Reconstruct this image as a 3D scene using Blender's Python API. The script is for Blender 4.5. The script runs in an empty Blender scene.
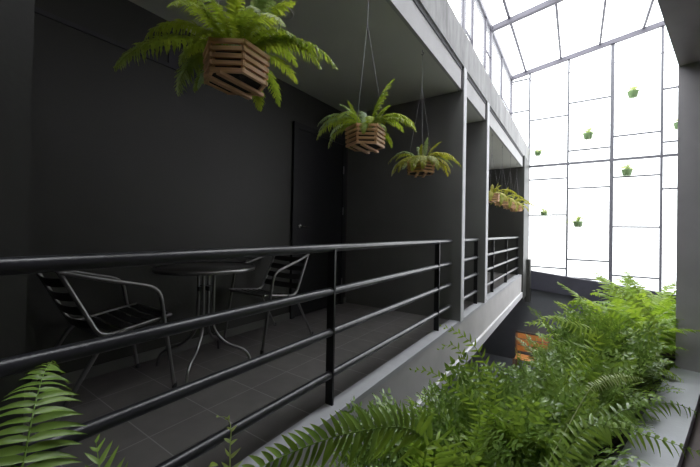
import bpy, bmesh, math, random
from mathutils import Vector, Matrix

rnd = random.Random(7)
SC = bpy.context.scene
COL = SC.collection
PI = math.pi

# ------------------------------------------------------------------ camera
CAM_H = 1.0
YAW, PITCH, ROLL = math.radians(34.4), math.radians(0.5), math.radians(1.05)
FPX = 330.0
cam_data = bpy.data.cameras.new('camera')
cam_data.sensor_width = 36.0
cam_data.lens = FPX / 700.0 * 36.0
cam_data.clip_start = 0.02
PPY = 227.0                                   # principal point row: the lens is shifted a little
cam_data.shift_y = -(233.5 - PPY) / 700.0
cam = bpy.data.objects.new('camera', cam_data)
COL.objects.link(cam)
fwd = Vector((-math.sin(YAW) * math.cos(PITCH), math.cos(YAW) * math.cos(PITCH), math.sin(PITCH)))
rgt = fwd.cross(Vector((0, 0, 1))).normalized()
upv = rgt.cross(fwd).normalized()
r2 = rgt * math.cos(ROLL) + upv * math.sin(ROLL)
u2 = upv * math.cos(ROLL) - rgt * math.sin(ROLL)
cam.location = (0, 0, CAM_H)
cam.matrix_world = Matrix(((r2.x, u2.x, -fwd.x, 0), (r2.y, u2.y, -fwd.y, 0), (r2.z, u2.z, -fwd.z, CAM_H), (0, 0, 0, 1)))
SC.camera = cam

# ------------------------------------------------------------------ sky and exposure
world = bpy.data.worlds.new('overcast_sky')
SC.world = world
world.use_nodes = True
wn = world.node_tree.nodes
wn['Background'].inputs[0].default_value = (0.97, 0.98, 1.0, 1)
wl = world.node_tree.links
w_tc = wn.new('ShaderNodeTexCoord')
w_sep = wn.new('ShaderNodeSeparateXYZ')
w_map = wn.new('ShaderNodeMapRange')            # overcast sky: three times brighter overhead than at the horizon
w_map.inputs['From Min'].default_value = 0.0
w_map.inputs['From Max'].default_value = 1.0
w_map.inputs['To Min'].default_value = 3.0
w_map.inputs['To Max'].default_value = 9.0
wl.new(w_tc.outputs['Generated'], w_sep.inputs[0])
wl.new(w_sep.outputs['Z'], w_map.inputs['Value'])
wl.new(w_map.outputs['Result'], wn['Background'].inputs[1])
SC.view_settings.view_transform = 'Standard'
SC.view_settings.look = 'None'
SC.view_settings.gamma = 1
SC.view_settings.exposure = 0.0
SC.view_settings.use_curve_mapping = False


def ray_point(px, py, depth):
    """world point seen at a photo pixel, depth metres along the viewing axis"""
    return Vector((0, 0, CAM_H)) + depth * (fwd + r2 * ((px - 350) / FPX) - u2 * ((py - PPY) / FPX))


# ------------------------------------------------------------------ materials
def new_mat(name):
    m = bpy.data.materials.new(name)
    m.use_nodes = True
    return m, m.node_tree.nodes, m.node_tree.links, m.node_tree.nodes['Principled BSDF']


def paint(name, col, rough=0.6, metal=0.0, var=0.12, scale=6.0, bump=0.0, spec=0.5, bscale=None):
    m, n, l, b = new_mat(name)
    tc = n.new('ShaderNodeTexCoord')
    nz = n.new('ShaderNodeTexNoise')
    nz.inputs['Scale'].default_value = scale
    nz.inputs['Detail'].default_value = 6
    l.new(tc.outputs['Object'], nz.inputs['Vector'])
    cr = n.new('ShaderNodeValToRGB')
    cr.color_ramp.elements[0].position = 0.3
    cr.color_ramp.elements[1].position = 0.7
    cr.color_ramp.elements[0].color = (*[c * (1 - var) for c in col], 1)
    cr.color_ramp.elements[1].color = (*[min(1, c * (1 + var)) for c in col], 1)
    l.new(nz.outputs[0], cr.inputs[0])
    l.new(cr.outputs[0], b.inputs['Base Color'])
    b.inputs['Roughness'].default_value = rough
    b.inputs['Metallic'].default_value = metal
    b.inputs['Specular IOR Level'].default_value = spec
    if bump:
        nb = n.new('ShaderNodeTexNoise')
        nb.inputs['Scale'].default_value = bscale or scale * 12
        nb.inputs['Detail'].default_value = 4
        l.new(tc.outputs['Object'], nb.inputs['Vector'])
        bp = n.new('ShaderNodeBump')
        bp.inputs['Strength'].default_value = bump
        bp.inputs['Distance'].default_value = 0.01
        l.new(nb.outputs[0], bp.inputs['Height'])
        l.new(bp.outputs[0], b.inputs['Normal'])
    return m


def tile_mat(name, col, grout):
    m, n, l, b = new_mat(name)
    tc = n.new('ShaderNodeTexCoord')
    mp = n.new('ShaderNodeMapping')
    mp.inputs['Location'].default_value = (1.66, -0.77, 0)
    l.new(tc.outputs['Object'], mp.inputs['Vector'])
    br = n.new('ShaderNodeTexBrick')
    br.offset = 0.0
    br.inputs['Scale'].default_value = 1.0
    br.inputs['Brick Width'].default_value = 0.6
    br.inputs['Row Height'].default_value = 0.3
    br.inputs['Mortar Size'].default_value = 0.0028
    br.inputs['Mortar Smooth'].default_value = 0.2
    br.inputs['Color1'].default_value = (*col, 1)
    br.inputs['Color2'].default_value = (*[c * 0.9 for c in col], 1)
    br.inputs['Mortar'].default_value = (*grout, 1)
    l.new(mp.outputs[0], br.inputs['Vector'])
    nz = n.new('ShaderNodeTexNoise')
    nz.inputs['Scale'].default_value = 9
    l.new(tc.outputs['Object'], nz.inputs['Vector'])
    mx = n.new('ShaderNodeMixRGB')
    mx.blend_type = 'MULTIPLY'
    mx.inputs[0].default_value = 0.35
    l.new(br.outputs[0], mx.inputs[1])
    l.new(nz.outputs[0], mx.inputs[2])
    l.new(mx.outputs[0], b.inputs['Base Color'])
    b.inputs['Roughness'].default_value = 0.5
    return m


def concrete_mat(name, col):
    m, n, l, b = new_mat(name)
    tc = n.new('ShaderNodeTexCoord')
    mp = n.new('ShaderNodeMapping')
    mp.inputs['Scale'].default_value = (1, 1, 0.25)
    l.new(tc.outputs['Object'], mp.inputs['Vector'])
    nz = n.new('ShaderNodeTexNoise')
    nz.inputs['Scale'].default_value = 5
    nz.inputs['Detail'].default_value = 9
    nz.inputs['Roughness'].default_value = 0.7
    l.new(mp.outputs[0], nz.inputs['Vector'])
    cr = n.new('ShaderNodeValToRGB')
    cr.color_ramp.elements[0].position = 0.36
    cr.color_ramp.elements[1].position = 0.62
    cr.color_ramp.elements[0].color = (*[c * 0.62 for c in col], 1)
    cr.color_ramp.elements[1].color = (*[min(1, c * 1.12) for c in col], 1)
    l.new(nz.outputs[0], cr.inputs[0])
    l.new(cr.outputs[0], b.inputs['Base Color'])
    b.inputs['Roughness'].default_value = 0.85
    return m


def glass_mat(name):
    m = bpy.data.materials.new(name)
    m.use_nodes = True
    n, l = m.node_tree.nodes, m.node_tree.links
    n.remove(n['Principled BSDF'])
    tr = n.new('ShaderNodeBsdfTransparent')
    tr.inputs[0].default_value = (0.97, 0.98, 0.98, 1)
    gl = n.new('ShaderNodeBsdfGlossy')
    gl.inputs['Roughness'].default_value = 0.05
    tl = n.new('ShaderNodeBsdfTranslucent')
    tl.inputs[0].default_value = (0.95, 0.96, 0.97, 1)
    m1 = n.new('ShaderNodeMixShader')
    m1.inputs[0].default_value = 0.10
    l.new(tr.outputs[0], m1.inputs[1])
    l.new(tl.outputs[0], m1.inputs[2])
    m2 = n.new('ShaderNodeMixShader')
    m2.inputs[0].default_value = 0.04
    l.new(m1.outputs[0], m2.inputs[1])
    l.new(gl.outputs[0], m2.inputs[2])
    l.new(m2.outputs[0], n['Material Output'].inputs[0])
    return m


def leaf_mat(name, c1, c2, rough=0.4, trans=0.35, spec=0.5):
    m, n, l, b = new_mat(name)
    oi = n.new('ShaderNodeObjectInfo')
    tc = n.new('ShaderNodeTexCoord')
    nz = n.new('ShaderNodeTexNoise')
    nz.inputs['Scale'].default_value = 32
    l.new(tc.outputs['Object'], nz.inputs['Vector'])
    ad = n.new('ShaderNodeMath')
    ad.operation = 'MULTIPLY_ADD'
    ad.inputs[1].default_value = 0.45
    l.new(oi.outputs['Random'], ad.inputs[0])
    mu = n.new('ShaderNodeMath')
    mu.operation = 'MULTIPLY'
    mu.inputs[1].default_value = 0.8
    l.new(nz.outputs[0], mu.inputs[0])
    l.new(mu.outputs[0], ad.inputs[2])
    cr = n.new('ShaderNodeValToRGB')
    cr.color_ramp.elements[0].position = 0.1
    cr.color_ramp.elements[1].position = 0.85
    cr.color_ramp.elements[0].color = (*c1, 1)
    cr.color_ramp.elements[1].color = (*c2, 1)
    l.new(ad.outputs[0], cr.inputs[0])
    l.new(cr.outputs[0], b.inputs['Base Color'])
    b.inputs['Roughness'].default_value = rough
    b.inputs['Specular IOR Level'].default_value = spec
    tl = n.new('ShaderNodeBsdfTranslucent')
    br = n.new('ShaderNodeMixRGB')
    br.blend_type = 'MULTIPLY'
    br.inputs[0].default_value = 1
    br.inputs[2].default_value = (1.5, 1.45, 0.7, 1)
    l.new(cr.outputs[0], br.inputs[1])
    l.new(br.outputs[0], tl.inputs[0])
    mx = n.new('ShaderNodeMixShader')
    mx.inputs[0].default_value = trans
    l.new(b.outputs[0], mx.inputs[1])
    l.new(tl.outputs[0], mx.inputs[2])
    l.new(mx.outputs[0], n['Material Output'].inputs[0])
    return m


def wood_mat(name, c1, c2):
    m, n, l, b = new_mat(name)
    tc = n.new('ShaderNodeTexCoord')
    oi = n.new('ShaderNodeObjectInfo')
    mp = n.new('ShaderNodeMapping')
    mp.inputs['Scale'].default_value = (3, 3, 40)
    l.new(tc.outputs['Object'], mp.inputs['Vector'])
    nz = n.new('ShaderNodeTexNoise')
    nz.inputs['Scale'].default_value = 4
    nz.inputs['Detail'].default_value = 5
    l.new(mp.outputs[0], nz.inputs['Vector'])
    cr = n.new('ShaderNodeValToRGB')
    cr.color_ramp.elements[0].position = 0.3
    cr.color_ramp.elements[1].position = 0.7
    cr.color_ramp.elements[0].color = (*c1, 1)
    cr.color_ramp.elements[1].color = (*c2, 1)
    l.new(nz.outputs[0], cr.inputs[0])
    l.new(cr.outputs[0], b.inputs['Base Color'])
    b.inputs['Roughness'].default_value = 0.6
    return m


M = {
    'wall': paint('charcoal_wall', (0.041, 0.042, 0.037), 0.5, var=0.05, scale=1.5, bump=0.08, bscale=40),
    'fin': paint('charcoal_fin', (0.150, 0.152, 0.142), 0.5, var=0.08, scale=2.5, bump=0.1, bscale=40),
    'fin_end': paint('grey_fin_end', (0.60, 0.60, 0.62), 0.6, var=0.05),
    'ceil': paint('grey_ceiling', (0.64, 0.64, 0.59), 0.7, var=0.04, scale=2),
    'fascia': paint('pale_fascia', (0.45, 0.45, 0.45), 0.7, var=0.05),
    'groove': paint('dark_groove', (0.06, 0.06, 0.065), 0.8),
    'conc': concrete_mat('raw_concrete', (0.36, 0.36, 0.36)),
    'slab': paint('grey_slab_edge', (0.43, 0.42, 0.41), 0.75, var=0.08, scale=3),
    'band': paint('white_band', (0.55, 0.55, 0.56), 0.6, var=0.05),
    'curb': paint('grey_curb', (0.36, 0.365, 0.38), 0.5, var=0.06, scale=8),
    'tile': tile_mat('dark_floor_tile', (0.20, 0.188, 0.18), (0.36, 0.35, 0.34)),
    'brown': paint('dark_brown_floor', (0.06, 0.045, 0.04), 0.5),
    'pillar': paint('grey_pillar', (0.38, 0.365, 0.38), 0.55, var=0.05, bump=0.08),
    'soffit': paint('grey_soffit', (0.46, 0.40, 0.47), 0.6, var=0.05),
    'ledge': paint('pale_ledge', (0.34, 0.352, 0.37), 0.55, var=0.10, scale=5, bump=0.1),
    'lower': paint('dark_lower_wall', (0.15, 0.158, 0.17), 0.7, var=0.05),
    'beam': paint('dark_sill_beam', (0.05, 0.05, 0.065), 0.5),
    'rail': paint('black_rail', (0.022, 0.022, 0.027), 0.31, var=0.05, spec=0.7),
    'post': paint('black_post', (0.012, 0.012, 0.013), 0.4, spec=0.5),
    'frame': paint('grey_window_frame', (0.12, 0.12, 0.14), 0.5, var=0.05),
    'roofbar': paint('grey_roof_bar', (0.11, 0.105, 0.13), 0.5, var=0.05),
    'glass': glass_mat('clear_glass'),
    'door': paint('black_door', (0.010, 0.011, 0.013), 0.5, var=0.1),
    'doorframe': paint('black_door_frame', (0.016, 0.017, 0.019), 0.5),
    'chrome': paint('brushed_steel', (0.6, 0.6, 0.6), 0.25, metal=1.0, var=0.05),
    'alu': paint('aluminium_tube', (0.28, 0.28, 0.275), 0.32, metal=1.0, var=0.05),
    'alu_dark': paint('dark_aluminium_slat', (0.09, 0.09, 0.09), 0.4, metal=0.9, var=0.05),
    'top': paint('brushed_table_top', (0.22, 0.215, 0.21), 0.35, metal=1.0, var=0.05),
    'wire': paint('grey_wire', (0.25, 0.25, 0.26), 0.4, metal=0.6),
    'wood': wood_mat('teak_slats', (0.60, 0.33, 0.17), (0.88, 0.56, 0.32)),
    'wood_dark': wood_mat('dark_teak', (0.22, 0.12, 0.07), (0.34, 0.20, 0.12)),  # darker teak for the bench legs and the curled shoot
    'bench': wood_mat('orange_wood', (0.50, 0.22, 0.07), (0.65, 0.32, 0.10)),
    'soil': paint('dark_soil', (0.035, 0.025, 0.018), 0.9, var=0.4, scale=30, bump=0.6),
    'trough': paint('dark_trough', (0.06, 0.06, 0.06), 0.8),
    'pot': paint('pale_green_pot', (0.20, 0.32, 0.14), 0.6),
    'lamp': paint('grey_lamp_glass', (0.75, 0.75, 0.75), 0.4),
    'basket_fern': leaf_mat('basket_fern_leaf', (0.16, 0.255, 0.045), (0.38, 0.46, 0.09), 0.42, 0.45),
    'basket_lit': leaf_mat('lit_fern_leaf', (0.20, 0.30, 0.18), (0.42, 0.52, 0.34), 0.45, 0.35),  # silver skylight on the upper fronds, put into the leaf colour
    'yellow_fern': leaf_mat('yellowing_fern_leaf', (0.17, 0.24, 0.03), (0.38, 0.36, 0.07), 0.45, 0.40),
    'sword': leaf_mat('sword_fern_leaf', (0.115, 0.215, 0.04), (0.27, 0.40, 0.085), 0.34, 0.42),
    'lime': leaf_mat('lime_fern_leaf', (0.145, 0.275, 0.035), (0.33, 0.46, 0.085), 0.4, 0.45),
    'glossy': leaf_mat('glossy_small_leaf', (0.06, 0.125, 0.028), (0.25, 0.37, 0.095), 0.27, 0.36, 0.6),
    'pale': leaf_mat('pale_fern_leaf', (0.22, 0.32, 0.10), (0.46, 0.52, 0.26), 0.4, 0.35),
    'root': paint('pale_roots', (0.35, 0.36, 0.25), 0.8),
}


# ------------------------------------------------------------------ mesh building
class MB:
    def __init__(self):
        self.v, self.f, self.smooth = [], [], []

    def add(self, verts, faces, smooth=False):
        o = len(self.v)
        self.v += [tuple(p) for p in verts]
        self.f += [tuple(i + o for i in q) for q in faces]
        self.smooth += [smooth] * len(faces)
        return self

    def box(self, x0, x1, y0, y1, z0, z1, mat=None):
        vs = [Vector((x, y, z)) for z in (z0, z1) for y in (y0, y1) for x in (x0, x1)]
        if mat is not None:
            vs = [mat @ p for p in vs]
        return self.add(vs, [(0, 2, 3, 1), (4, 5, 7, 6), (0, 1, 5, 4), (2, 6, 7, 3), (0, 4, 6, 2), (1, 3, 7, 5)])

    def prism(self, poly, z0, z1):
        """poly: xy points (counter-clockwise); z0/z1 numbers or lists per point"""
        n = len(poly)
        a = z0 if isinstance(z0, (list, tuple)) else [z0] * n
        b = z1 if isinstance(z1, (list, tuple)) else [z1] * n
        vs = [(p[0], p[1], a[i]) for i, p in enumerate(poly)] + [(p[0], p[1], b[i]) for i, p in enumerate(poly)]
        fs = [tuple(reversed(range(n))), tuple(range(n, 2 * n))]
        fs += [(i, (i + 1) % n, n + (i + 1) % n, n + i) for i in range(n)]
        return self.add(vs, fs)

    def beam(self, p, q, w, h, up=Vector((0, 0, 1))):
        """rectangular bar from p to q, width w sideways and h along up"""
        p, q = Vector(p), Vector(q)
        d = (q - p).normalized()
        s = d.cross(up)
        if s.length < 1e-5:
            s = d.cross(Vector((0, 1, 0)))
        s.normalize()
        t = s.cross(d).normalized()
        vs = [c + s * (a * w / 2) + t * (b * h / 2) for c in (p, q) for a, b in ((-1, -1), (1, -1), (1, 1), (-1, 1))]
        return self.add(vs, [(3, 2, 1, 0), (4, 5, 6, 7), (0, 1, 5, 4), (1, 2, 6, 5), (2, 3, 7, 6), (3, 0, 4, 7)])

    def tube(self, pts, r, n=10, caps=True):
        pts = [Vector(p) for p in pts]
        rs = r if isinstance(r, (list, tuple)) else [r] * len(pts)
        rings, prev = [], None
        for i, p in enumerate(pts):
            t = (pts[min(i + 1, len(pts) - 1)] - pts[max(i - 1, 0)]).normalized()
            if prev is None:
                a = Vector((0, 0, 1)) if abs(t.z) < 0.9 else Vector((1, 0, 0))
                s = t.cross(a).normalized()
            else:
                s = (prev - t * prev.dot(t)).normalized()
            prev = s
            u = t.cross(s)
            rings.append([p + (s * math.cos(2 * PI * k / n) + u * math.sin(2 * PI * k / n)) * rs[i] for k in range(n)])
        vs = [p for ring in rings for p in ring]
        fs = [(i * n + k, i * n + (k + 1) % n, (i + 1) * n + (k + 1) % n, (i + 1) * n + k)
              for i in range(len(pts) - 1) for k in range(n)]
        self.add(vs, fs, True)
        if caps:
            m = len(pts) - 1
            self.add(rings[0], [tuple(reversed(range(n)))])
            self.add(rings[m], [tuple(range(n))])
        return self

    def lathe(self, prof, n=32, c=(0, 0, 0)):
        vs = [(c[0] + r * math.cos(2 * PI * k / n), c[1] + r * math.sin(2 * PI * k / n), c[2] + z) for r, z in prof for k in range(n)]
        fs = [(i * n + k, i * n + (k + 1) % n, (i + 1) * n + (k + 1) % n, (i + 1) * n + k)
              for i in range(len(prof) - 1) for k in range(n)]
        return self.add(vs, fs, True)

    def mesh(self, name, m):
        me = bpy.data.meshes.new(name)
        me.from_pydata(self.v, [], self.f)
        me.polygons.foreach_set('use_smooth', self.smooth)
        me.materials.append(M[m])
        me.update()
        return me

    def build(self, name, m, parent=None, bevel=0.0):
        o = bpy.data.objects.new(name, self.mesh(name, m))
        COL.objects.link(o)
        if parent is not None:
            o.parent = parent
        if bevel:
            b = o.modifiers.new('edge', 'BEVEL')
            b.width = bevel
            b.segments = 2
            b.limit_method = 'ANGLE'
        return o


def smooth_path(pts, k=6):
    """Catmull-Rom through the points"""
    pts = [Vector(p) for p in pts]
    out = []
    for i in range(len(pts) - 1):
        p0, p1, p2, p3 = pts[max(i - 1, 0)], pts[i], pts[i + 1], pts[min(i + 2, len(pts) - 1)]
        for j in range(k):
            t = j / k
            out.append(0.5 * (2 * p1 + (p2 - p0) * t + (2 * p0 - 5 * p1 + 4 * p2 - p3) * t * t + (3 * p1 - p0 - 3 * p2 + p3) * t ** 3))
    out.append(pts[-1])
    return out


def round_path(pts, rad=0.04, k=5):
    """polyline with rounded corners"""
    pts = [Vector(p) for p in pts]
    out = [pts[0]]
    for i in range(1, len(pts) - 1):
        a, b, c = pts[i - 1], pts[i], pts[i + 1]
        r = min(rad, (a - b).length * 0.45, (c - b).length * 0.45)
        p, q = b + (a - b).normalized() * r, b + (c - b).normalized() * r
        for j in range(k + 1):
            t = j / k
            out.append(p * (1 - t) ** 2 + b * 2 * t * (1 - t) + q * t * t)
    out.append(pts[-1])
    return out


def thing(name, label, cat, loc=(0, 0, 0), rz=0.0, group=None):
    o = bpy.data.objects.new(name, None)
    o.empty_display_size = 0.1
    COL.objects.link(o)
    o.location = loc
    o.rotation_euler = (0, 0, rz)
    o['label'] = label
    o['category'] = cat
    if group:
        o['group'] = group
    return o


def struct(o):
    o['kind'] = 'structure'
    return o


def struct_empty(name):
    o = bpy.data.objects.new(name, None)
    COL.objects.link(o)
    o['kind'] = 'structure'
    return o


# ================================================================== THE SETTING
XW = -2.62        # corridor back wall
XF = -1.05        # outer face of the building
ZC = 2.59         # corridor ceiling
YF = 9.9          # glazed end wall
YB = -1.7         # closing wall behind the camera
EDGE = lambda y: -0.384 + 0.286 * y      # edge of the skewed walkway the camera stands on
SOFF = lambda y: -0.297 + 0.268 * y     # edge of the slab above it
ED = Vector((0.286, 1, 0)).normalized()
EN = Vector((-1, 0.286, 0)).normalized()
ROOFZ = lambda x: 5.24 + 0.157 * (x + 1.5)

# -- floors
struct(MB().box(XW - 0.2, -1.165, YB, 8.95, -0.30, 0.0).build('floor', 'tile'))
struct(MB().box(-1.17, -1.06, YB, 8.95, -0.03, 0.006).build('trim_1', 'curb'))
struct(MB().box(-1.30, -1.064, YB, 8.95, -0.42, -0.03).build('wall_slab_edge', 'slab'))
struct(MB().box(-1.30, -1.035, YB, 8.95, -0.53, -0.41).build('trim_2', 'band'))
struct(MB().box(-3.2, 5.2, YB, YF + 0.3, -2.6, -2.4).build('floor_lower', 'lower'))

# -- corridor walls
struct(MB().box(XW - 0.2, XW, YB, 8.95, -0.3, 3.25).build('wall_left', 'wall'))
struct(MB().box(XW - 0.2, XW, YB, YF, -2.4, -0.3).build('wall_left_lower', 'lower'))
struct(MB().box(XW, -1.22, 0.13, 0.245, 0.0, ZC).build('wall_left_partition', 'wall'))


def fin(y0, y1):
    struct(MB().box(XW, XF - 0.004, y0, y1, 0.0, 2.85).build('wall_partition', 'fin'))
    struct(MB().box(XF - 0.004, XF + 0.004, y0 + 0.002, y1 - 0.002, 0.0, 2.85).build('trim_3', 'fin_end'))


fin(3.74, 3.85)
fin(4.92, 5.05)
struct(MB().box(XW, -1.03, 8.86, 9.84, -0.6, 2.86).build('wall_end', 'wall'))
struct(MB().box(-1.06, -0.95, 9.5, 9.84, -0.75, 0.33).build('trim_4', 'wall'))

# -- ceiling, fascia, parapet
struct(MB().box(XW - 0.2, XF - 0.03, YB, 8.95, ZC, 2.86).build('ceiling', 'ceil'))
for a, b in ((0.30, 3.74), (3.85, 4.92), (5.05, 8.86)):
    struct(MB().box(XF - 0.05, XF - 0.02, a, b, ZC - 0.002, 2.80).build('trim_5', 'fascia'))
    struct(MB().box(XF - 0.06, XF - 0.012, a, b, 2.80, 2.85).box(XF - 0.06, XF - 0.012, b - 0.04, b, ZC, 2.85).build('trim_6', 'groove'))
struct(MB().box(XF - 0.05, XF - 0.02, YB, 0.30, ZC - 0.002, 2.85).build('trim_5', 'fascia'))
struct(MB().box(XW - 0.2, XF, YB, 9.86, 2.85, 3.24).build('wall_parapet', 'conc'))

# -- recess groove high on the back wall
struct(MB().box(XW - 0.01, XW + 0.012, 0.245, 1.36, 2.235, 2.265).build('trim_7', 'groove'))
struct(MB().box(XW - 0.01, XW + 0.012, 1.29, 1.36, 2.265, ZC).build('trim_8', 'groove'))
struct(MB().box(XW, XW + 0.01, YB, 2.66, 0.0, 0.07).box(XW, XW + 0.01, 3.66, 3.74, 0.0, 0.07).build('baseboard_left', 'fin'))

# -- door
d1 = struct_empty('door_1')
MB().box(XW, XW + 0.012, 2.72, 3.60, 0.01, 2.14).build('door_leaf', 'door', d1)
MB().box(XW, XW + 0.03, 2.66, 2.72, 0, 2.2).box(XW, XW + 0.03, 3.60, 3.66, 0, 2.2).box(XW, XW + 0.03, 2.72, 3.60, 2.14, 2.2).build('door_frame', 'doorframe', d1)
MB().tube([(XW + 0.012, 2.79, 1.03), (XW + 0.06, 2.79, 1.03)], 0.009).tube(smooth_path([(XW + 0.06, 2.785, 1.03), (XW + 0.062, 2.84, 1.03), (XW + 0.056, 2.91, 1.02)], 4), 0.009).build('handle', 'chrome', d1)
MB().tube([(XW + 0.012, 2.79, 1.03), (XW + 0.018, 2.79, 1.03)], 0.027, 20).build('handle_rose', 'chrome', d1)
for z in (0.25, 1.2, 1.75):
    MB().tube([(XW + 0.034, 3.60, z), (XW + 0.034, 3.60, z + 0.1)], 0.009).build('hinge', 'wire', d1)

# -- end wall below the glass, sloping sill beam
struct(MB().box(XW - 0.2, 5.2, YF, YF + 0.2, -2.4, -0.55).build('wall_back_lower', 'lower'))
zt = lambda x: 0.035 - 0.105 * (x + 1.05)
zb = lambda x: -0.43 - 0.086 * (x + 1.05)
xa, xb = -1.15, 5.2
struct(MB().prism([(xa, 9.74), (xb, 9.74), (xb, YF + 0.02), (xa, YF + 0.02)], [zb(xa), zb(xb), zb(xb), zb(xa)], [zt(xa), zt(xb), zt(xb), zt(xa)]).build('trim_9', 'beam'))
struct(MB().prism([(xa, 9.86), (xb, 9.86), (xb, YF + 0.1), (xa, YF + 0.1)], -0.6, [zb(xa) + .05, zb(xb) + .05, zb(xb) + .05, zb(xa) + .05]).build('wall_back_sill', 'lower'))

# -- window_1: the glazed end wall
w1 = struct_empty('window_1')
MULL = [-1.5, -1.05, -0.186, 0.68, 1.547, 2.41, 3.28]
for x in MULL:
    w = 0.07 if abs(x - 0.68) < 0.01 else 0.042
    MB().box(x - w / 2, x + w / 2, YF - 0.03, YF + 0.03, -0.5, ROOFZ(x)).build('mullion', 'frame', w1)
MB().box(-1.5, 4.2, YF - 0.035, YF + 0.035, 2.735, 2.79).build('transom', 'frame', w1)


def wz(px, py):
    """height on the end wall seen at a pixel"""
    p = ray_point(px, py, 1.0) - Vector((0, 0, CAM_H))
    return CAM_H + p.z / p.y * YF


MUNT = {0: [(519, 81), (519, 112)], 1: [(549, 118), (549, 179), (549, 215), (549, 267.5)],
        2: [(590, 100), (590, 149), (590, 187.5), (590, 260.5), (590, 279)],
        3: [(637, 134), (637, 176), (637, 227), (637, 277)],
        4: [(671, 88), (671, 141.5), (671, 188.6)], 5: [(671, 120), (671, 200)]}
for i, lst in MUNT.items():
    m = MB()
    for px, py in lst:
        z = wz(px, py)
        m.box(MULL[i], MULL[i + 1], YF - 0.02, YF + 0.02, z - 0.017, z + 0.017)
    m.build('muntin', 'frame', w1)
MB().box(-1.5, 3.3, YF - 0.012, YF + 0.012, 5.05, 5.065).build('muntin', 'roofbar', w1)
for i in range(len(MULL) - 1):
    a, b = MULL[i], MULL[i + 1]
    MB().prism([(a, YF - 0.004), (b, YF - 0.004), (b, YF + 0.004), (a, YF + 0.004)], -0.5,
               [ROOFZ(a), ROOFZ(b), ROOFZ(b), ROOFZ(a)]).build('pane', 'glass', w1)

# -- window_2: sloping glass roof
w2 = struct_empty('window_2')
for y in (9.87, 7.25, 4.65, 2.05, -0.55):
    MB().beam((-1.5, y, ROOFZ(-1.5) - 0.02), (4.4, y, ROOFZ(4.4) - 0.02), 0.09, 0.10).build('rafter', 'roofbar', w2)
for x in (-1.15, -0.36, 0.43, 1.22, 2.01, 2.8, 3.6):
    MB().beam((x, YB, ROOFZ(x) + 0.03), (x, YF, ROOFZ(x) + 0.03), 0.045, 0.05).build('glazing_bar', 'roofbar', w2)
MB().prism([(-1.6, YB), (4.4, YB), (4.4, YF + 0.1), (-1.6, YF + 0.1)], [ROOFZ(-1.6) + .06, ROOFZ(4.4) + .06, ROOFZ(4.4) + .06, ROOFZ(-1.6) + .06],
           [ROOFZ(-1.6) + .068, ROOFZ(4.4) + .068, ROOFZ(4.4) + .068, ROOFZ(-1.6) + .068]).build('pane', 'glass', w2)

# -- window_3: clerestory above the parapet
w3 = struct_empty('window_3')
MB().box(-1.56, -1.46, YB, YF, 5.15, 5.25).build('head_rail', 'roofbar', w3)
MB().box(-1.55, -1.45, YB, YF, 3.24, 3.30).build('bottom_rail', 'roofbar', w3)
ys = [9.85, 8.42, 7.23, 6.71, 5.76, 5.24, 4.3, 3.2, 2.65, 1.7, 1.2, 0.2, -0.8]
for i, y in enumerate(ys):
    w = 0.12 if y in (9.85, 7.23, 5.24, 3.2, 1.2) else 0.05
    MB().box(-1.53, -1.47, y - w / 2, y + w / 2, 3.24, 5.2).build('mullion', 'roofbar', w3)
m = MB()
for i in range(len(ys) - 1):
    z = (4.25, 3.75, 4.6, 4.0)[i % 4]
    m.box(-1.515, -1.485, ys[i + 1], ys[i], z - 0.013, z + 0.013)
m.build('muntin', 'roofbar', w3)
MB().box(-1.504, -1.496, YB, YF, 3.28, 5.2).build('pane', 'glass', w3)

# -- the walkway the camera stands on: floor, ledge, pillar, soffit, upper wall
e0, e1 = YB, YF
struct(MB().prism([(EDGE(e0) + 0.18, e0), (5.2, e0), (5.2, e1), (EDGE(e1) + 0.18, e1)], -0.3, -0.06).build('floor_walkway', 'brown'))
struct(MB().prism([(EDGE(e0), e0), (EDGE(e0) + 0.185, e0), (EDGE(e1) + 0.185, e1), (EDGE(e1), e1)], -0.35, 0.0).build('trim_10', 'ledge'))


def skew_box(y0, along, off0, off1, z0, z1):
    """box in the skewed axes: starts at the edge point for y0, runs along the edge; off is to the right of the edge"""
    p = Vector((EDGE(y0), y0, 0))
    c = [p - EN * off0, p - EN * off1, p - EN * off1 + ED * along, p - EN * off0 + ED * along]
    return MB().prism([(q.x, q.y) for q in c], z0, z1)


struct(skew_box(3.50, 0.45, 0.02, 0.45, -0.06, 2.3).build('trim_11', 'pillar'))
struct(MB().prism([(SOFF(e0), e0), (5.2, e0), (5.2, e1), (SOFF(e1), e1)], 2.3, 2.6).build('ceiling_walkway', 'soffit'))
struct(MB().prism([(SOFF(e0) + 0.02, e0), (SOFF(e0) + 0.2, e0), (SOFF(e1) + 0.2, e1), (SOFF(e1) + 0.02, e1)], 2.6,
                  [ROOFZ(SOFF(e0)), ROOFZ(SOFF(e0)), ROOFZ(SOFF(e1)), ROOFZ(SOFF(e1))]).build('wall_right', 'pillar'))
struct(MB().box(2.3, 2.5, YB, 5.2, -0.06, 2.3).build('wall_walkway', 'soffit'))
struct(MB().box(XW - 0.2, 5.2, YB - 0.2, YB, -2.4, 6.3).build('wall_front', 'wall'))
struct(MB().prism([(EDGE(e0) + 0.9, e0), (EDGE(e0) + 1.1, e0), (EDGE(e1) + 1.1, e1), (EDGE(e1) + 0.9, e1)], -2.4, -0.3).build('wall_right_lower', 'lower'))


# ================================================================== RAILINGS
RX = -1.146
RAILZ = (0.89, 0.643, 0.41, 0.17)


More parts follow.
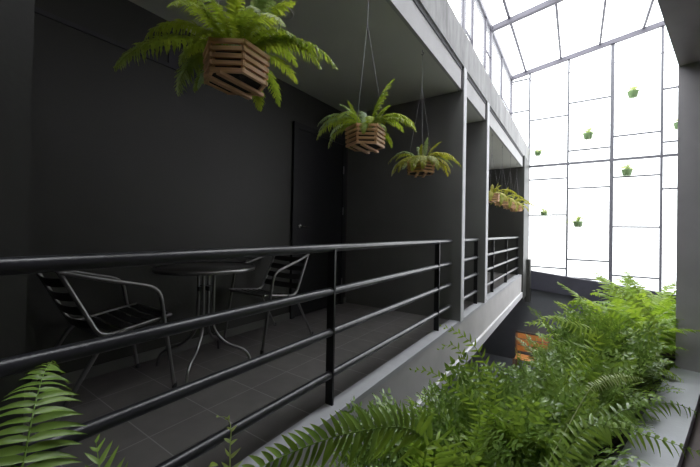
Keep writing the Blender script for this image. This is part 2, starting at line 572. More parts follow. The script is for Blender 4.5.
def railing(label, y0, y1, posts):
    t = thing('railing', label, 'railing', (RX, (y0 + y1) / 2, 0.006), 0, 'corridor railings')
    c = (y0 + y1) / 2
    for z in RAILZ:
        MB().tube([(0, y0 - c + d, z) for d in (0, 0.006, 0.012, 0.04)] + [(0, y1 - c - d, z) for d in (0.04, 0.012, 0.006, 0)], [0.016, 0.0215, 0.0225, 0.0225, 0.0225, 0.0225, 0.0215, 0.016], 20).build('rail', 'rail', t)
    for y in posts:
        MB().box(-0.026, 0.024, y - c - 0.007, y - c + 0.007, 0, 0.885).build('post', 'post', t)
    return t


railing('long black four-bar railing in front of table and chairs', -0.45, 3.66, (-0.24, 1.5, 3.24))
railing('short black four-bar railing between the two narrow partition columns', 3.87, 4.88, (4.80,))
railing('black four-bar railing at the far end under the row of hanging ferns', 5.07, 8.84, (5.9, 7.2, 8.7))


# ================================================================== TABLE AND CHAIRS
def make_table(x, y):
    t = thing('bistro_table', 'round grey metal bistro table standing between the two slatted armchairs', 'table', (x, y, 0))
    MB().lathe([(0.0001, 0.700), (0.325, 0.700), (0.33, 0.705), (0.33, 0.712), (0.0001, 0.714)], 48).build('tabletop', 'top', t)
    MB().lathe([(0.328, 0.690), (0.340, 0.692), (0.343, 0.705), (0.340, 0.716), (0.328, 0.718)], 48).build('rim', 'alu', t)
    MB().box(-0.09, 0.09, -0.02, 0.02, 0.685, 0.7).box(-0.02, 0.02, -0.09, 0.09, 0.685, 0.7).build('bracket', 'alu_dark', t)
    MB().box(-0.06, 0.06, -0.012, 0.012, 0.545, 0.575).box(-0.012, 0.012, -0.06, 0.06, 0.545, 0.575).build('collar', 'alu_dark', t)
    for k in range(4):
        a = PI / 4 + k * PI / 2 - 0.1
        d = Vector((math.cos(a), math.sin(a), 0))
        z = Vector((0, 0, 1))
        pts = [d * 0.055 + z * 0.69, d * 0.055 + z * 0.34, d * 0.075 + z * 0.24, d * 0.15 + z * 0.16, d * 0.26 + z * 0.115, d * 0.31 + z * 0.07, d * 0.33 + z * 0.0]
        MB().tube(smooth_path(pts, 6), 0.0105, 10).build('leg', 'alu', t)
    return t


make_table(-2.22, 1.40)


def slat(mb, p, q, along, w, th, sag):
    """curved slat from p to q, w wide in direction 'along'"""
    p, q, along = Vector(p), Vector(q), Vector(along).normalized()
    nrm = (q - p).normalized().cross(along)
    n = 8
    vs, fs = [], []
    for i in range(n + 1):
        t = i / n
        c = p.lerp(q, t) + nrm * (sag * 4 * t * (1 - t))
        for a, b in ((-1, -1), (1, -1), (1, 1), (-1, 1)):
            vs.append(c + along * (a * w / 2) + nrm * (b * th / 2))
    for i in range(n):
        for k in range(4):
            fs.append((i * 4 + k, i * 4 + (k + 1) % 4, i * 4 + 4 + (k + 1) % 4, i * 4 + 4 + k))
    fs += [(3, 2, 1, 0), (n * 4, n * 4 + 1, n * 4 + 2, n * 4 + 3)]
    mb.add(vs, fs)


def make_chair(label, x, y, rz):
    t = thing('slatted_armchair', label, 'chair', (x, y, 0), rz, 'aluminium armchairs at the bistro table')
    # back hoop and seat rails: one bent tube over the back
    path = [(-0.23, 0.28, 0.455), (-0.23, -0.09, 0.405), (-0.215, -0.275, 0.79), (0.215, -0.275, 0.79), (0.23, -0.09, 0.405), (0.23, 0.28, 0.455)]
    MB().tube(round_path(path, 0.06), 0.0115, 10).build('seat_frame', 'alu', t)
    for s in (-1, 1):
        arm = [(s * 0.228, -0.26, 0.765), (s * 0.25, -0.13, 0.725), (s * 0.255, 0.195, 0.635), (s * 0.248, 0.30, 0.0)]
        MB().tube(round_path(arm, 0.075), 0.0115, 10).build('arm', 'alu', t)
        MB().tube(round_path([(s * 0.242, 0.02, 0.42), (s * 0.245, -0.08, 0.385), (s * 0.25, -0.30, 0.0)], 0.05), 0.0115, 10).build('leg', 'alu', t)
        for yy in (0.30, -0.30):
            z0 = Vector((s * (0.248 if yy > 0 else 0.25), yy, 0))
            MB().tube([z0, z0 + Vector((0, 0, 0.03))], 0.0145, 10).build('foot', 'alu_dark', t)
    for k in range(6):
        y0 = 0.255 - k * 0.064
        z0 = 0.455 - (0.28 - y0) * 0.135
        m = MB()
        slat(m, (-0.225, y0, z0), (0.225, y0, z0), (0, 1, 0.13), 0.046, 0.006, -0.012)
        m.build('seat_slat', 'alu_dark', t)
    for k in range(4):
        f = 0.20 + k * 0.20
        y0, z0 = -0.09 - 0.185 * f, 0.405 + 0.385 * f
        m = MB()
        slat(m, (-0.218, y0, z0), (0.218, y0, z0), (0, -0.43, 0.9), 0.05, 0.006, 0.03)
        m.build('back_slat', 'alu_dark', t)
    MB().tube([(-0.225, 0.28, 0.452), (0.225, 0.28, 0.452)], 0.0105, 10).build('front_rail', 'alu', t)
    MB().tube([(-0.243, -0.05, 0.39), (0.243, -0.05, 0.39)], 0.008, 8).build('stretcher', 'alu_dark', t)
    return t


make_chair('metal slatted armchair with its back to the near grey partition', -2.30, 0.795, 0)
make_chair('metal slatted armchair between the round table and the black door', -2.30, 2.09, PI)

# recessed ceiling lamp
t = thing('ceiling_downlight', 'round recessed ceiling lamp, unlit, above the nearest hanging fern', 'lamp', (-1.80, 1.70, ZC))
MB().lathe([(0.082, 0.0), (0.082, -0.008), (0.068, -0.010), (0.066, 0.0)], 32).build('trim_ring', 'ceil', t)
MB().lathe([(0.0001, -0.005), (0.066, -0.005), (0.066, 0.0)], 32).build('lens', 'lamp', t)


# ================================================================== FERNS
def blade(mb, o, d, side, nrm, L, W, seg, droop, ruffle, rng, grav=0.0):
    """one leaflet: base o, direction d, width along side, folded at the midrib"""
    vs, fs = [], []
    for i in range(seg + 1):
        t = i / seg
        w = W * 0.5 * (min(1.0, 0.55 + t * 3.0) * (1 - t ** 2.2) ** 0.8)
        if ruffle and 0 < i < seg:
            w *= 1.0 + (ruffle if i % 2 else -ruffle)
        c = o + d * (L * t) - nrm * (droop * L * t * t) - Vector((0, 0, grav * L * t * t))
        lift = W * 0.12
        j = rng.uniform(-1, 1) * W * 0.12 * (1 if ruffle else 0)
        vs += [c + side * w + nrm * (lift + j), c, c - side * w + nrm * (lift - j)]
    for i in range(seg):
        a = i * 3
        fs += [(a, a + 1, a + 4, a + 3), (a + 1, a + 2, a + 5, a + 4)]
    mb.add(vs, fs, True)


def frond(pts, nrm_hint, pairs, plen, pwid, style, seed, bare=0.1, shape='sword', rr=0.0022, fwd_lean=0.35, droop=0.25, grav=0.0):
    """a fern frond along pts; leaflets in the plane whose normal is closest to nrm_hint"""
    rng = random.Random(seed)
    pts = smooth_path(pts, 8) if len(pts) < 12 else [Vector(p) for p in pts]
    mb = MB()
    n = len(pts)
    mb.tube(pts, [rr * (1.15 - i / n) for i in range(n)], 4, False)
    seglen = [0.0]
    for i in range(1, n):
        seglen.append(seglen[-1] + (pts[i] - pts[i - 1]).length)
    tot = seglen[-1]

    def at(s):
        s = max(0, min(tot, s))
        for i in range(1, n):
            if seglen[i] >= s:
                f = (s - seglen[i - 1]) / max(1e-9, seglen[i] - seglen[i - 1])
                return pts[i - 1].lerp(pts[i], f), (pts[i] - pts[i - 1]).normalized()
        return pts[-1], (pts[-1] - pts[-2]).normalized()

    for k in range(pairs):
        t = bare + (1 - bare) * (k + 0.5) / pairs
        q = (t - bare) / (1 - bare)
        if shape == 'sword':
            env = min(1.0, 0.45 + q * 3.2) * (1 - q ** 2.6) ** 0.75
        elif shape == 'tri':
            env = (1 - q) ** 0.8 * min(1, 0.6 + q * 4)
        else:
            env = math.sin(PI * (0.12 + 0.86 * q)) ** 0.7
        env = max(env, 0.06)
        for s in (-1, 1):
            o, T = at(tot * (t + (0.25 / pairs if s > 0 else -0.25 / pairs)))
            h = nrm_hint(t) if callable(nrm_hint) else nrm_hint
            N = (h - T * h.dot(T)).normalized()
            S = T.cross(N) * s
            lean = fwd_lean + 0.5 * q * q + rng.uniform(-0.10, 0.10)
            D = (S * math.cos(lean) + T * math.sin(lean) + N * rng.uniform(-0.14, 0.18)).normalized()
            sd = (T - D * T.dot(D)).normalized()
            tw = rng.uniform(-0.35, 0.35)
            N2 = D.cross(sd)
            if N2.dot(N) < 0:
                N2 = -N2
            sd, N2 = sd * math.cos(tw) + N2 * math.sin(tw), N2 * math.cos(tw) - sd * math.sin(tw)
            L = plen * env * rng.uniform(0.88, 1.1)
            if style == 'sword':
                blade(mb, o, D, sd, N2, L, pwid * (0.45 + 0.55 * env), 5, droop * rng.uniform(0.5, 1.6), 0, rng, grav)
            elif style == 'ruffle':
                blade(mb, o, D, sd, N2, L, pwid * (0.5 + 0.5 * env), 7, droop * rng.uniform(0.2, 1.8), 0.32, rng, grav)
            else:  # twice divided: small leaflets on side stalks
                nl = max(2, int(4 * env + 0.5))
                mb.tube([o, o + D * L], [0.0009, 0.0004], 3, False)
                for i in range(nl):
                    f = (i + 0.8) / nl
                    for z in (-1, 1):
                        c = o + D * (L * f) - N2 * (droop * L * f * f)
                        dd = (sd * z * 0.9 + D * 0.6 + N2 * rng.uniform(-0.3, 0.5)).normalized()
                        ss = (D - dd * D.dot(dd)).normalized()
                        l2 = pwid * (1.1 - 0.55 * f) * rng.uniform(0.8, 1.2) * (0.6 + 0.4 * env)
                        blade(mb, c, dd, ss, N2, l2, l2 * 0.62, 3, 0.15, 0, rng)
                blade(mb, o + D * L, D, sd, N2, pwid * 0.8, pwid * 0.45, 3, 0.1, 0, rng)
    return mb


def arch_points(L, e0, bend, side=0.0, n=16):
    """arching stem: starts at elevation e0 (rad), bends down by 'bend' in total"""
    pts, p, k = [Vector((0, 0, 0))], Vector((0, 0, 0)), n
    for i in range(n):
        t = (i + 0.5) / n
        e = e0 - bend * t ** 1.3
        a = side * t * t
        p = p + Vector((math.cos(e) * math.cos(a), math.cos(e) * math.sin(a), math.sin(e))) * (L / n)
        pts.append(p.copy())
    return pts


UP = Vector((0, 0, 1))


def arch_normal(e0, bend):
    def f(t):
        e = e0 - bend * t ** 1.3
        return Vector((-math.sin(e), 0, math.cos(e)))
    return f


def variants(prefix, mat, specs, style, pairs, plen, pwid, shape='sword', fwd_lean=0.35, droop=0.25, rr=0.0022, bare=0.08, grav=0.0):
    out = []
    for i, (L, e0, bend, side) in enumerate(specs):
        mb = frond(arch_points(L, e0, bend, side), arch_normal(e0, bend), pairs, plen, pwid, style, 100 + i, bare, shape, rr, fwd_lean, droop, grav)
        out.append(mb.mesh(prefix, mat))
    return out


SPEC_BASKET = [(0.42, 0.85, 2.0, 0.2), (0.46, 0.6, 1.8, -0.25), (0.34, 1.25, 1.0, 0.2), (0.50, 0.45, 1.5, 0.2), (0.38, 0.15, 1.7, -0.2), (0.30, 1.4, 0.6, 0.1)]
F_BASKET = variants('frond', 'basket_fern', SPEC_BASKET, 'ruffle', 44, 0.064, 0.0125, 'sin', 0.35, 0.3, grav=0.25)
F_LIT = variants('frond', 'basket_lit', SPEC_BASKET, 'ruffle', 40, 0.052, 0.012, 'sin', 0.35, 0.3, grav=0.2)
F_YELLOW = variants('frond', 'yellow_fern', SPEC_BASKET, 'ruffle', 32, 0.062, 0.016, 'sin', 0.35, 0.3, grav=0.25)
SPEC_UP = [(0.60, 1.35, 1.5, 0.2), (0.55, 1.1, 1.6, -0.3), (0.50, 0.8, 1.6, 0.3), (0.62, 1.45, 1.1, -0.2), (0.45, 0.55, 1.3, 0.2)]
F_SWORD = variants('frond', 'sword', SPEC_UP, 'sword', 30, 0.062, 0.016, 'sword', 0.3, 0.35)
F_LIME = variants('frond', 'lime', SPEC_UP, 'sword', 26, 0.085, 0.022, 'sin', 0.4, 0.4)
F_GLOSSY = variants('frond', 'glossy', [(0.52, 1.48, 0.7, 0.2), (0.48, 1.35, 0.9, -0.3), (0.42, 1.15, 1.1, 0.3), (0.56, 1.52, 0.5, -0.2), (0.30, 0.8, 1.0, 0.2)],
                    'bip', 9, 0.105, 0.042, 'sin', 0.45, 0.25, 0.0018, 0.22)
F_SPRIG = variants('frond', 'glossy', [(0.50, 1.4, 1.0, 0.2), (0.46, 1.1, 1.2, -0.3), (0.50, 1.5, 0.7, 0.2)], 'sword', 21, 0.050, 0.0155, 'sin', 0.35, 0.3, bare=0.25)
F_FINE = variants('frond', 'lime', SPEC_UP, 'sword', 34, 0.055, 0.0115, 'sin', 0.35, 0.35)
F_PALE = variants('frond', 'pale', SPEC_UP[1:4], 'sword', 26, 0.05, 0.014, 'sin', 0.35, 0.3)


def put_frond(me, parent, az, scale, tilt=0.0, loc=(0, 0, 0), roll=0.0):
    o = bpy.data.objects.new('frond', me)
    COL.objects.link(o)
    o.parent = parent
    o.location = loc
    o.rotation_euler = (roll, tilt, az)
    o.scale = (scale, scale, scale)
    return o


def fern(label, loc, mixes, n, scale, rng, group=None, spread=0.05, name='fern', lo=0.75, hi=1.15):
    t = thing(name, label, 'fern', loc, 0, group)
    for i in range(n):
        az = 2 * PI * (i * 0.381966) + rng.uniform(-0.4, 0.4)
        fam = mixes[0] if rng.random() < 0.85 or len(mixes) == 1 else mixes[1]
        r = spread * math.sqrt(rng.random())
        put_frond(rng.choice(fam), t, az, scale * rng.uniform(lo, hi), rng.uniform(-0.2, 0.15), (r * math.cos(az), r * math.sin(az), 0), rng.uniform(-0.3, 0.3))
    return t


# ---------------------------------------------------------------- hanging baskets
def hex_pt(r, k, z):
    a = PI / 6 + k * PI / 3
    return Vector((r * math.cos(a), r * math.sin(a), z))


def basket_parts(t, R=0.124):
    """hexagonal basket of stacked slat rings, rim at z=0"""
    for j in range(5):
        z = -0.030 - j * 0.0265
        rr = R * (1.0 - 0.015 * j)
        m = MB()
        for k in range(6):
            a, b = hex_pt(rr, k, z), hex_pt(rr, k + 1, z)
            d = (b - a).normalized() * (0.006 + 0.003 * (k % 2))
            m.beam(a - d, b + d, 0.013, 0.0165 if k % 2 else 0.0158)
        m.build('slat_ring', 'wood', t)
    for k in range(6):
        p = hex_pt(R * 0.90, k, 0)
        MB().box(p.x - 0.006, p.x + 0.006, p.y - 0.006, p.y + 0.006, -0.143, -0.024).build('corner_peg', 'wood', t)
    z = -0.151
    for k in (-1, 1):
        MB().beam((k * 0.034, -R * 0.93, z), (k * 0.034, R * 0.93, z), 0.021, 0.013).build('bottom_slat', 'wood', t)
    MB().prism([(p.x, p.y) for p in [hex_pt(R * 0.84, k, 0) for k in range(6)]], -0.140, -0.045).build('soil', 'soil', t)


def hanging_fern(label, loc, node, fams, specs, n_fill, group, rz, seed, fill=0.6, fern_scale=1.0):
    rng = random.Random(seed)
    t = thing('hanging_fern', label, 'hanging plant', loc, rz, group)
    basket_parts(t)
    top = ZC - loc[2]
    for k in (0, 2, 4):
        MB().tube([hex_pt(0.118, k, -0.05), hex_pt(0.116, k, 0.01), Vector((0, 0, node))], 0.0014, 5).build('hanger_wire', 'wire', t)
    MB().tube([(0, 0, node), (0.003, 0.002, (node + top) / 2), (0, 0, top - 0.03)], 0.0018, 5).build('hanger_wire', 'wire', t)
    MB().tube(smooth_path([(0, 0, top - 0.0), (0, 0, top - 0.02), (0.012, 0, top - 0.03), (0, 0, top - 0.045), (-0.01, 0, top - 0.035)], 4), 0.003, 6).build('hook', 'wire', t)
    for az, vi, sc, fam in specs:
        put_frond(fams[fam][vi], t, math.radians(az) - rz, sc * fern_scale, 0, (0.03 * math.cos(math.radians(az) - rz), 0.03 * math.sin(math.radians(az) - rz), -0.01))
    for i in range(n_fill):
        az = i * 2.4 + rng.uniform(-0.4, 0.4)
        f = fams[0] if rng.random() < 0.8 else fams[-1]
        put_frond(rng.choice(f), t, az, rng.uniform(0.7, 1.2) * fill * fern_scale, rng.uniform(-0.2, 0.1), (0.05 * math.cos(az), 0.05 * math.sin(az), -0.015))
    return t


GRP = 'ferns in slatted hexagonal baskets hung along the corridor edge'
FB = [F_BASKET, F_LIT]
# azimuths are in world degrees: image-right is about 34, image-left about 214, towards the camera about -56
hanging_fern('largest hanging fern in a hexagonal slatted wooden basket, nearest the viewer', (-1.135, 0.825, 1.72), 0.60, FB,
             [(28, 3, 0.86, 0), (40, 1, 0.8, 0), (20, 0, 0.7, 0), (214, 3, 1.0, 0), (226, 0, 0.85, 0), (205, 4, 0.85, 0), (120, 4, 0.8, 0), (100, 2, 0.9, 1), (0, 2, 0.85, 1), (150, 0, 0.6, 1),
              (170, 2, 0.85, 1), (320, 2, 0.7, 0), (10, 2, 1.0, 1), (140, 2, 1.0, 1), (150, 5, 1.0, 1), (30, 1, 0.8, 0), (190, 0, 0.8, 0), (230, 2, 0.9, 0), (34, 2, 0.9, 0)], 16, GRP, 0.12, 1, 0.6)
hanging_fern('fern in a slatted wooden basket, middle one of three large hanging ferns', (-1.125, 1.80, 1.675), 0.66, FB,
             [(34, 0, 0.85, 0), (20, 1, 0.75, 0), (214, 0, 0.8, 1), (224, 1, 0.7, 1), (200, 1, 0.8, 0), (40, 5, 1.2, 0), (46, 5, 0.9, 0), (300, 4, 0.5, 0), (60, 4, 0.6, 0), (25, 0, 0.8, 0), (205, 0, 0.75, 0), (215, 4, 0.75, 0), (130, 2, 0.7, 1), (190, 2, 0.7, 1), (50, 0, 0.7, 0)], 13, GRP, 0.1, 2, 0.5)
th = hanging_fern('third hanging fern in a slatted wooden basket, beside the first tall partition column', (-1.125, 2.72, 1.645), 0.62, [F_YELLOW, F_LIT],
             [(34, 3, 0.75, 0), (210, 1, 0.65, 0), (20, 1, 0.7, 0), (225, 4, 0.75, 0), (300, 4, 0.7, 0), (45, 4, 0.8, 0), (330, 4, 0.75, 0), (250, 4, 0.8, 0), (214, 0, 0.6, 1), (205, 4, 0.8, 0), (50, 0, 0.7, 0), (10, 4, 0.8, 0), (280, 4, 0.8, 0), (120, 2, 0.6, 1), (180, 0, 0.6, 0)], 12, GRP, 0.5, 3, 0.5)
MB().tube(smooth_path([(0.05, 0.0, -0.01), (0.075, 0.03, 0.04), (0.085, 0.06, 0.09), (0.08, 0.09, 0.115), (0.07, 0.115, 0.11), (0.075, 0.11, 0.09), (0.082, 0.1, 0.095)], 5), 0.0022, 5).build('curled_shoot', 'wood_dark', th)
for i, y in enumerate((5.62, 6.5, 7.4, 8.3)):
    lab = ['yellowing hanging fern beside the second partition column, first of the far row', 'yellowing hanging fern, second of the far row above the far railing',
           'yellowing hanging fern, third of the far row above the far railing', 'yellowing hanging fern closest to the glazed end wall'][i]
    hanging_fern(lab, (-1.12, y, 1.64), 0.62, [F_YELLOW, F_BASKET], [(34, 1, 1.0, 0), (214, 1, 0.9, 0), (280, 4, 0.8, 0), (-20, 4, 0.9, 0)], 10, GRP, 0.2 * i, 20 + i)

# ---------------------------------------------------------------- small pots on the glass wall
POT_SPOTS = [(633, 92, 'small potted fern high on the glass wall, topmost of all'), (588, 134, 'small potted fern on the glass wall just above the thick transom, second column'),
             (538, 152, 'smallest potted fern on the glass wall, above the transom beside the concrete parapet'), (627, 170, 'small potted fern on the glass wall right below the thick transom'),
             (544, 212, 'small potted fern on the glass wall beside the far hanging ferns'), (578, 222, 'small potted fern on the glass wall, lower of two beneath the transom, centre column'),
             (680, 123, 'small potted fern on the glass wall half hidden by the grey pillar')]
F_TINY = variants('frond', 'pale', [(0.20, 0.9, 1.7, 0.2), (0.21, 0.5, 1.7, -0.2), (0.16, 1.3, 1.2, 0)], 'sword', 10, 0.038, 0.012, 'sin')
for i, (px, py, lab) in enumerate(POT_SPOTS):
    p = ray_point(px, py, 1.0) - Vector((0, 0, CAM_H))
    s = 9.70 / p.y
    loc = Vector((p.x * s, 9.70, CAM_H + p.z * s))
    t = thing('potted_fern', lab, 'potted plant', loc, 0, 'small potted ferns on the glass wall')
    k = 1.05 if i in (2, 4) else 1.35
    MB().lathe([(0.0001, -0.09 * k), (0.055 * k, -0.09 * k), (0.075 * k, 0.0), (0.08 * k, 0.012), (0.068 * k, 0.012), (0.066 * k, 0.0), (0.0001, -0.005)], 20).build('pot', 'pot', t)
    MB().tube([(0, 0.07 * k, 0.0), (0, 0.10, 0.02), (0, 0.19, 0.02)], 0.004, 6).build('bracket', 'frame', t)
    rng = random.Random(50 + i)
    for j in range(14):
        put_frond(rng.choice(F_TINY), t, j * 2.4, k * rng.uniform(0.8, 1.3), 0, (0, 0, 0.005))
    m = MB()
    for j in range(7):
        a = rng.uniform(0, 6.28)
        q = Vector((math.cos(a), math.sin(a), 0)) * 0.06 * k
        m.tube(smooth_path([q + Vector((0, 0, -0.08)), q * 1.3 + Vector((0, 0, -0.16)), q * 1.2 + Vector((rng.uniform(-.03, .03), 0, -0.3))], 4), 0.0022, 4)
    m.build('trailing_roots', 'root', t)

# ---------------------------------------------------------------- planter along the walkway
t = thing('planter_trough', 'long dark planter trough running along the pale ledge, full of ferns', 'planter', (0, 0, 0))


def band(o0, o1, z0, z1, ya=0.0, yb=6.5):
    c = [Vector((EDGE(y), y, 0)) + EN * o for y, o in ((ya, o1), (ya, o0), (yb, o0), (yb, o1))]
    return MB().prism([(p.x, p.y) for p in c], z0, z1)


band(0.005, 0.03, -0.4, -0.03).build('side_panel', 'trough', t)
band(0.52, 0.55, -0.4, -0.03).build('side_panel', 'trough', t)
band(0.03, 0.52, -0.4, -0.36).build('bottom_panel', 'trough', t)
band(0.03, 0.52, -0.36, -0.09).build('soil', 'soil', t)


def on_edge(y, off, z=-0.09):
    p = Vector((EDGE(y), y, 0)) + EN * off
    return (p.x, p.y, z)


R = random.Random(11)
# dense glossy small-leaved plants
for y, off, s in ((0.64, 0.30, 0.66), (0.80, 0.24, 0.74), (0.92, 0.38, 0.86), (1.05, 0.24, 0.84), (1.18, 0.38, 0.92), (1.30, 0.22, 0.88), (1.42, 0.38, 0.92),
                  (1.55, 0.24, 0.90), (1.72, 0.36, 0.76), (1.82, 0.22, 0.88), (2.0, 0.34, 0.74), (2.2, 0.24, 0.86), (2.4, 0.34, 0.82), (2.6, 0.24, 0.95), (2.8, 0.34, 1.0), (3.0, 0.26, 1.0)):
    fern('dense dark green small-leaved glossy fern in the middle of the planter', on_edge(y, off), [F_GLOSSY + F_SPRIG[:1] + F_GLOSSY[:3]], 30, s, R,
         'glossy small-leaved ferns massed in the planter', 0.11, 'small_leaved_fern', 0.62, 1.12)
# bright ferns further along
for y, off, s in ((3.15, 0.36, 0.95), (3.35, 0.28, 1.0), (3.6, 0.34, 1.15), (3.9, 0.24, 1.25), (4.3, 0.28, 1.3), (4.8, 0.26, 1.35)):
    fern('bright lime fern in the far stretch of planter beside the grey pillar', on_edge(y, off), [F_LIME, F_SWORD], 22, s, R,
         'lime ferns at the far end of the planter', 0.08, 'lime_fern', 0.75, 1.15)
fern('pale whitish green fern between the glossy plants and the ledge', on_edge(1.6, 0.13), [F_PALE], 9, 0.5, R, None, 0.04)
# lime ferns in the near left of the planter
fern('yellow-green fern at the near edge of the glossy plants', on_edge(0.50, 0.30), [F_FINE], 24, 0.62, R, None, 0.06, 'lime_fern')
fern('small lime fern among the nearest glossy plants by the ledge', on_edge(0.55, 0.2), [F_FINE, F_GLOSSY], 16, 0.55, R, None, 0.06, 'lime_fern')


# ---------------------------------------------------------------- near fronds, each grown along its own stem
def near_fern(label, base, fronds, bare=0.22):
    base = Vector(base)
    t = thing('sword_fern', label, 'fern', base)
    for pts, nh, pairs, plen, pwid, mat, shape, lean, drp, grav, bare, seed in fronds:
        mb = frond([Vector(p) - base for p in pts], nh, pairs, plen, pwid, 'sword', seed, bare, shape, 0.0022, lean, drp, grav)
        mb.build('frond', mat, t)
    return t


P = ray_point
to_cam = -fwd
TC1 = (to_cam + Vector((0, 0, 1))).normalized()
b = Vector((-0.46, 0.10, -0.09))
near_fern('big bright fern frond rising in the near left corner by the railing', b,
          [([b, P(30, 620, 0.42), P(14, 520, 0.43), P(25, 455, 0.46), P(35, 405, 0.50), P(44, 373, 0.55), P(52, 361, 0.60)], -(P(40, 430, 1) - cam.location), 46, 0.092, 0.0145, 'sword', 'sword', 0.0, 0.15, 0.35, 0.42, 5),
           ([b, P(110, 640, 0.48), P(104, 520, 0.50), P(99, 465, 0.53), P(96, 442, 0.56)], -(P(100, 450, 1) - cam.location), 20, 0.075, 0.0105, 'sword', 'sin', 0.6, 0.1, 0.0, 0.45, 6)])
b = Vector(on_edge(0.66, 0.22))
near_fern('arching sword fern frond stretching sideways along the bottom below the slab edge', b,
          [([b, P(432, 470, 0.76), P(420, 436, 0.74), P(395, 427, 0.70), P(345, 434, 0.63), P(300, 449, 0.57), P(255, 470, 0.51), P(200, 505, 0.45)],
            (to_cam + Vector((0, 0, 0.35))).normalized(), 58, 0.080, 0.0145, 'sword', 'sword', 0.3, 0.25, 0.2, 0.2, 8),
           ([b, P(420, 480, 0.72), P(428, 446, 0.72), P(448, 440, 0.72), P(466, 458, 0.70)], TC1, 24, 0.05, 0.012, 'lime', 'sin', 0.15, 0.3, 0.2, 0.2, 10)])
b = Vector(on_edge(0.22, 0.36))
near_fern('thin young pale frond with a curled tip in front of the lowest rail', b,
          [([b, P(250, 600, 0.52), P(232, 500, 0.55), P(230, 455, 0.57), P(231, 430, 0.585), P(227, 418, 0.59), P(217, 417, 0.59)], (to_cam + Vector((-0.2, 0, 0.3))).normalized(), 26, 0.042, 0.0085, 'pale', 'sword', 0.2, 0.3, 0.1, 0.4, 9),
           ([b, P(150, 600, 0.46), P(170, 520, 0.48), P(200, 480, 0.50), P(212, 462, 0.51)], TC1, 20, 0.05, 0.012, 'lime', 'sin', 0.2, 0.3, 0.2, 0.3, 11)])
b = Vector(on_edge(1.85, 0.42))
near_fern('fern with bright fronds reaching out towards the corridor slab', b,
          [([b, P(595, 345, 1.8), P(575, 326, 1.78), P(550, 319, 1.75), P(526, 326, 1.72)], TC1, 30, 0.055, 0.0125, 'lime', 'sin', 0.3, 0.4, 0.1, 0.25, 12),
           ([b, P(598, 365, 1.75), P(575, 346, 1.72), P(552, 345, 1.7), P(538, 352, 1.68)], TC1, 28, 0.05, 0.012, 'sword', 'sin', 0.3, 0.4, 0.1, 0.25, 13)])
b = Vector(on_edge(2.5, 0.36))
near_fern('tall lime fern with two broad fronds arching left before the dark far wall', b,
          [([b, P(655, 340, 2.2), P(640, 305, 2.2), P(618, 291, 2.2), P(594, 291, 2.2)], TC1, 26, 0.075, 0.019, 'lime', 'sin', 0.3, 0.4, 0.1, 0.25, 14),
           ([b, P(650, 345, 2.15), P(632, 322, 2.15), P(612, 312, 2.15), P(594, 318, 2.15)], TC1, 26, 0.07, 0.018, 'lime', 'sin', 0.3, 0.4, 0.1, 0.25, 24),
           ([b, P(650, 330, 2.25), P(640, 300, 2.3), P(636, 286, 2.3), P(622, 282, 2.3)], TC1, 24, 0.06, 0.016, 'lime', 'sin', 0.3, 0.4, 0.1, 0.25, 25)])
b = Vector(on_edge(1.25, 0.40))
near_fern('thin fern with fine upright sprays in front of the corridor slab face', b,
          [([b, P(495, 400, 1.25), P(480, 355, 1.25), P(462, 335, 1.25), P(440, 326, 1.25)], to_cam, 24, 0.042, 0.010, 'lime', 'sin', 0.3, 0.3, 0.1, 0.3, 15),
           ([b, P(490, 410, 1.2), P(466, 360, 1.2), P(452, 345, 1.2), P(438, 350, 1.2)], to_cam, 22, 0.04, 0.010, 'sword', 'sin', 0.3, 0.3, 0.1, 0.3, 16),
           ([b, P(480, 420, 1.1), P(450, 385, 1.1), P(430, 372, 1.1), P(410, 370, 1.1)], to_cam, 24, 0.04, 0.010, 'sword', 'sin', 0.3, 0.3, 0.1, 0.3, 17)])
b = Vector(on_edge(1.0, 0.14))
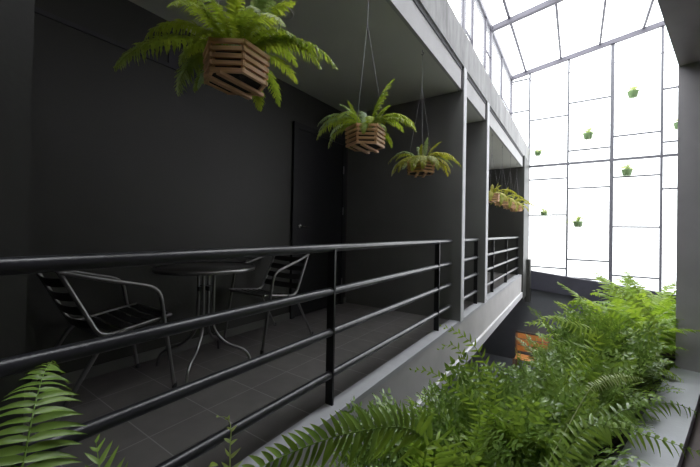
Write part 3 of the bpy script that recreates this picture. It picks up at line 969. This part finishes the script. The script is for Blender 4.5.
near_fern('dark fern spilling across the ledge towards the lower right corner', b,
          [([b, P(575, 440, 0.98), P(615, 428, 0.96), P(655, 438, 0.93), P(705, 454, 0.9)], TC1, 30, 0.050, 0.0115, 'glossy', 'sin', 0.3, 0.4, 0.3, 0.35, 18),
           ([b, P(600, 430, 1.1), P(640, 408, 1.1), P(675, 404, 1.1), P(705, 417, 1.1)], TC1, 30, 0.046, 0.011, 'glossy', 'sin', 0.3, 0.4, 0.3, 0.4, 19),
           ([b, P(580, 405, 1.2), P(600, 384, 1.25), P(620, 377, 1.28), P(642, 378, 1.3)], TC1, 22, 0.026, 0.009, 'pale', 'sin', 0.2, 0.3, 0.2, 0.72, 20)])

# ================================================================== LOWER LEVEL
t = thing('wooden_bench', 'orange slatted wooden bench back glimpsed on the level below', 'bench', (-0.86, 9.2, -2.40), 0.0)
for i in range(3):
    z = 0.42 + i * 0.155
    MB().box(-0.34, 0.34, 0.18 + i * 0.012, 0.20 + i * 0.012, z, z + 0.13).build('back_slat', 'bench', t)
for i in range(4):
    MB().box(-0.34, 0.34, -0.28 + i * 0.11, -0.19 + i * 0.11, 0.34, 0.36).build('seat_slat', 'bench', t)
for sx in (-0.36, 0.36):
    MB().box(sx - 0.025, sx + 0.025, 0.20, 0.245, 0, 0.89).build('leg', 'wood_dark', t)
    MB().box(sx - 0.025, sx + 0.025, -0.28, -0.235, 0, 0.34).build('leg', 'wood_dark', t)
MB().box(-0.385, 0.385, 0.20, 0.24, 0.86, 0.90).build('top_rail', 'trough', t)
t = thing('added_spot_lamp', 'unseen warm spot lamp added under the corridor slab to light the wooden bench', 'lamp', (-1.5, 7.9, -0.42))  # unseen fixture, added to give the bench its warm light
MB().lathe([(0.0001, 0.05), (0.04, 0.05), (0.045, -0.03), (0.04, -0.03), (0.038, 0.0), (0.0001, 0.0)], 16).build('lamp_shade', 'rail', t)
MB().tube([(0, 0, 0.05), (0, 0, 0.12)], 0.01, 8).build('stem', 'rail', t)
ld = bpy.data.lights.new('added_lamp_light', 'SPOT')
ld.energy = 45
ld.color = (1.0, 0.62, 0.28)
ld.spot_size = 0.55
ld.spot_blend = 0.5
ld.shadow_soft_size = 0.03
lo = bpy.data.objects.new('added_lamp_light', ld)
COL.objects.link(lo)
lo.parent = t
lo.location = (0, 0, -0.05)
aim = Vector((-0.86, 9.35, -1.75)) - Vector((-1.5, 7.9, -0.47))
lo.rotation_euler = aim.to_track_quat('-Z', 'Y').to_euler()
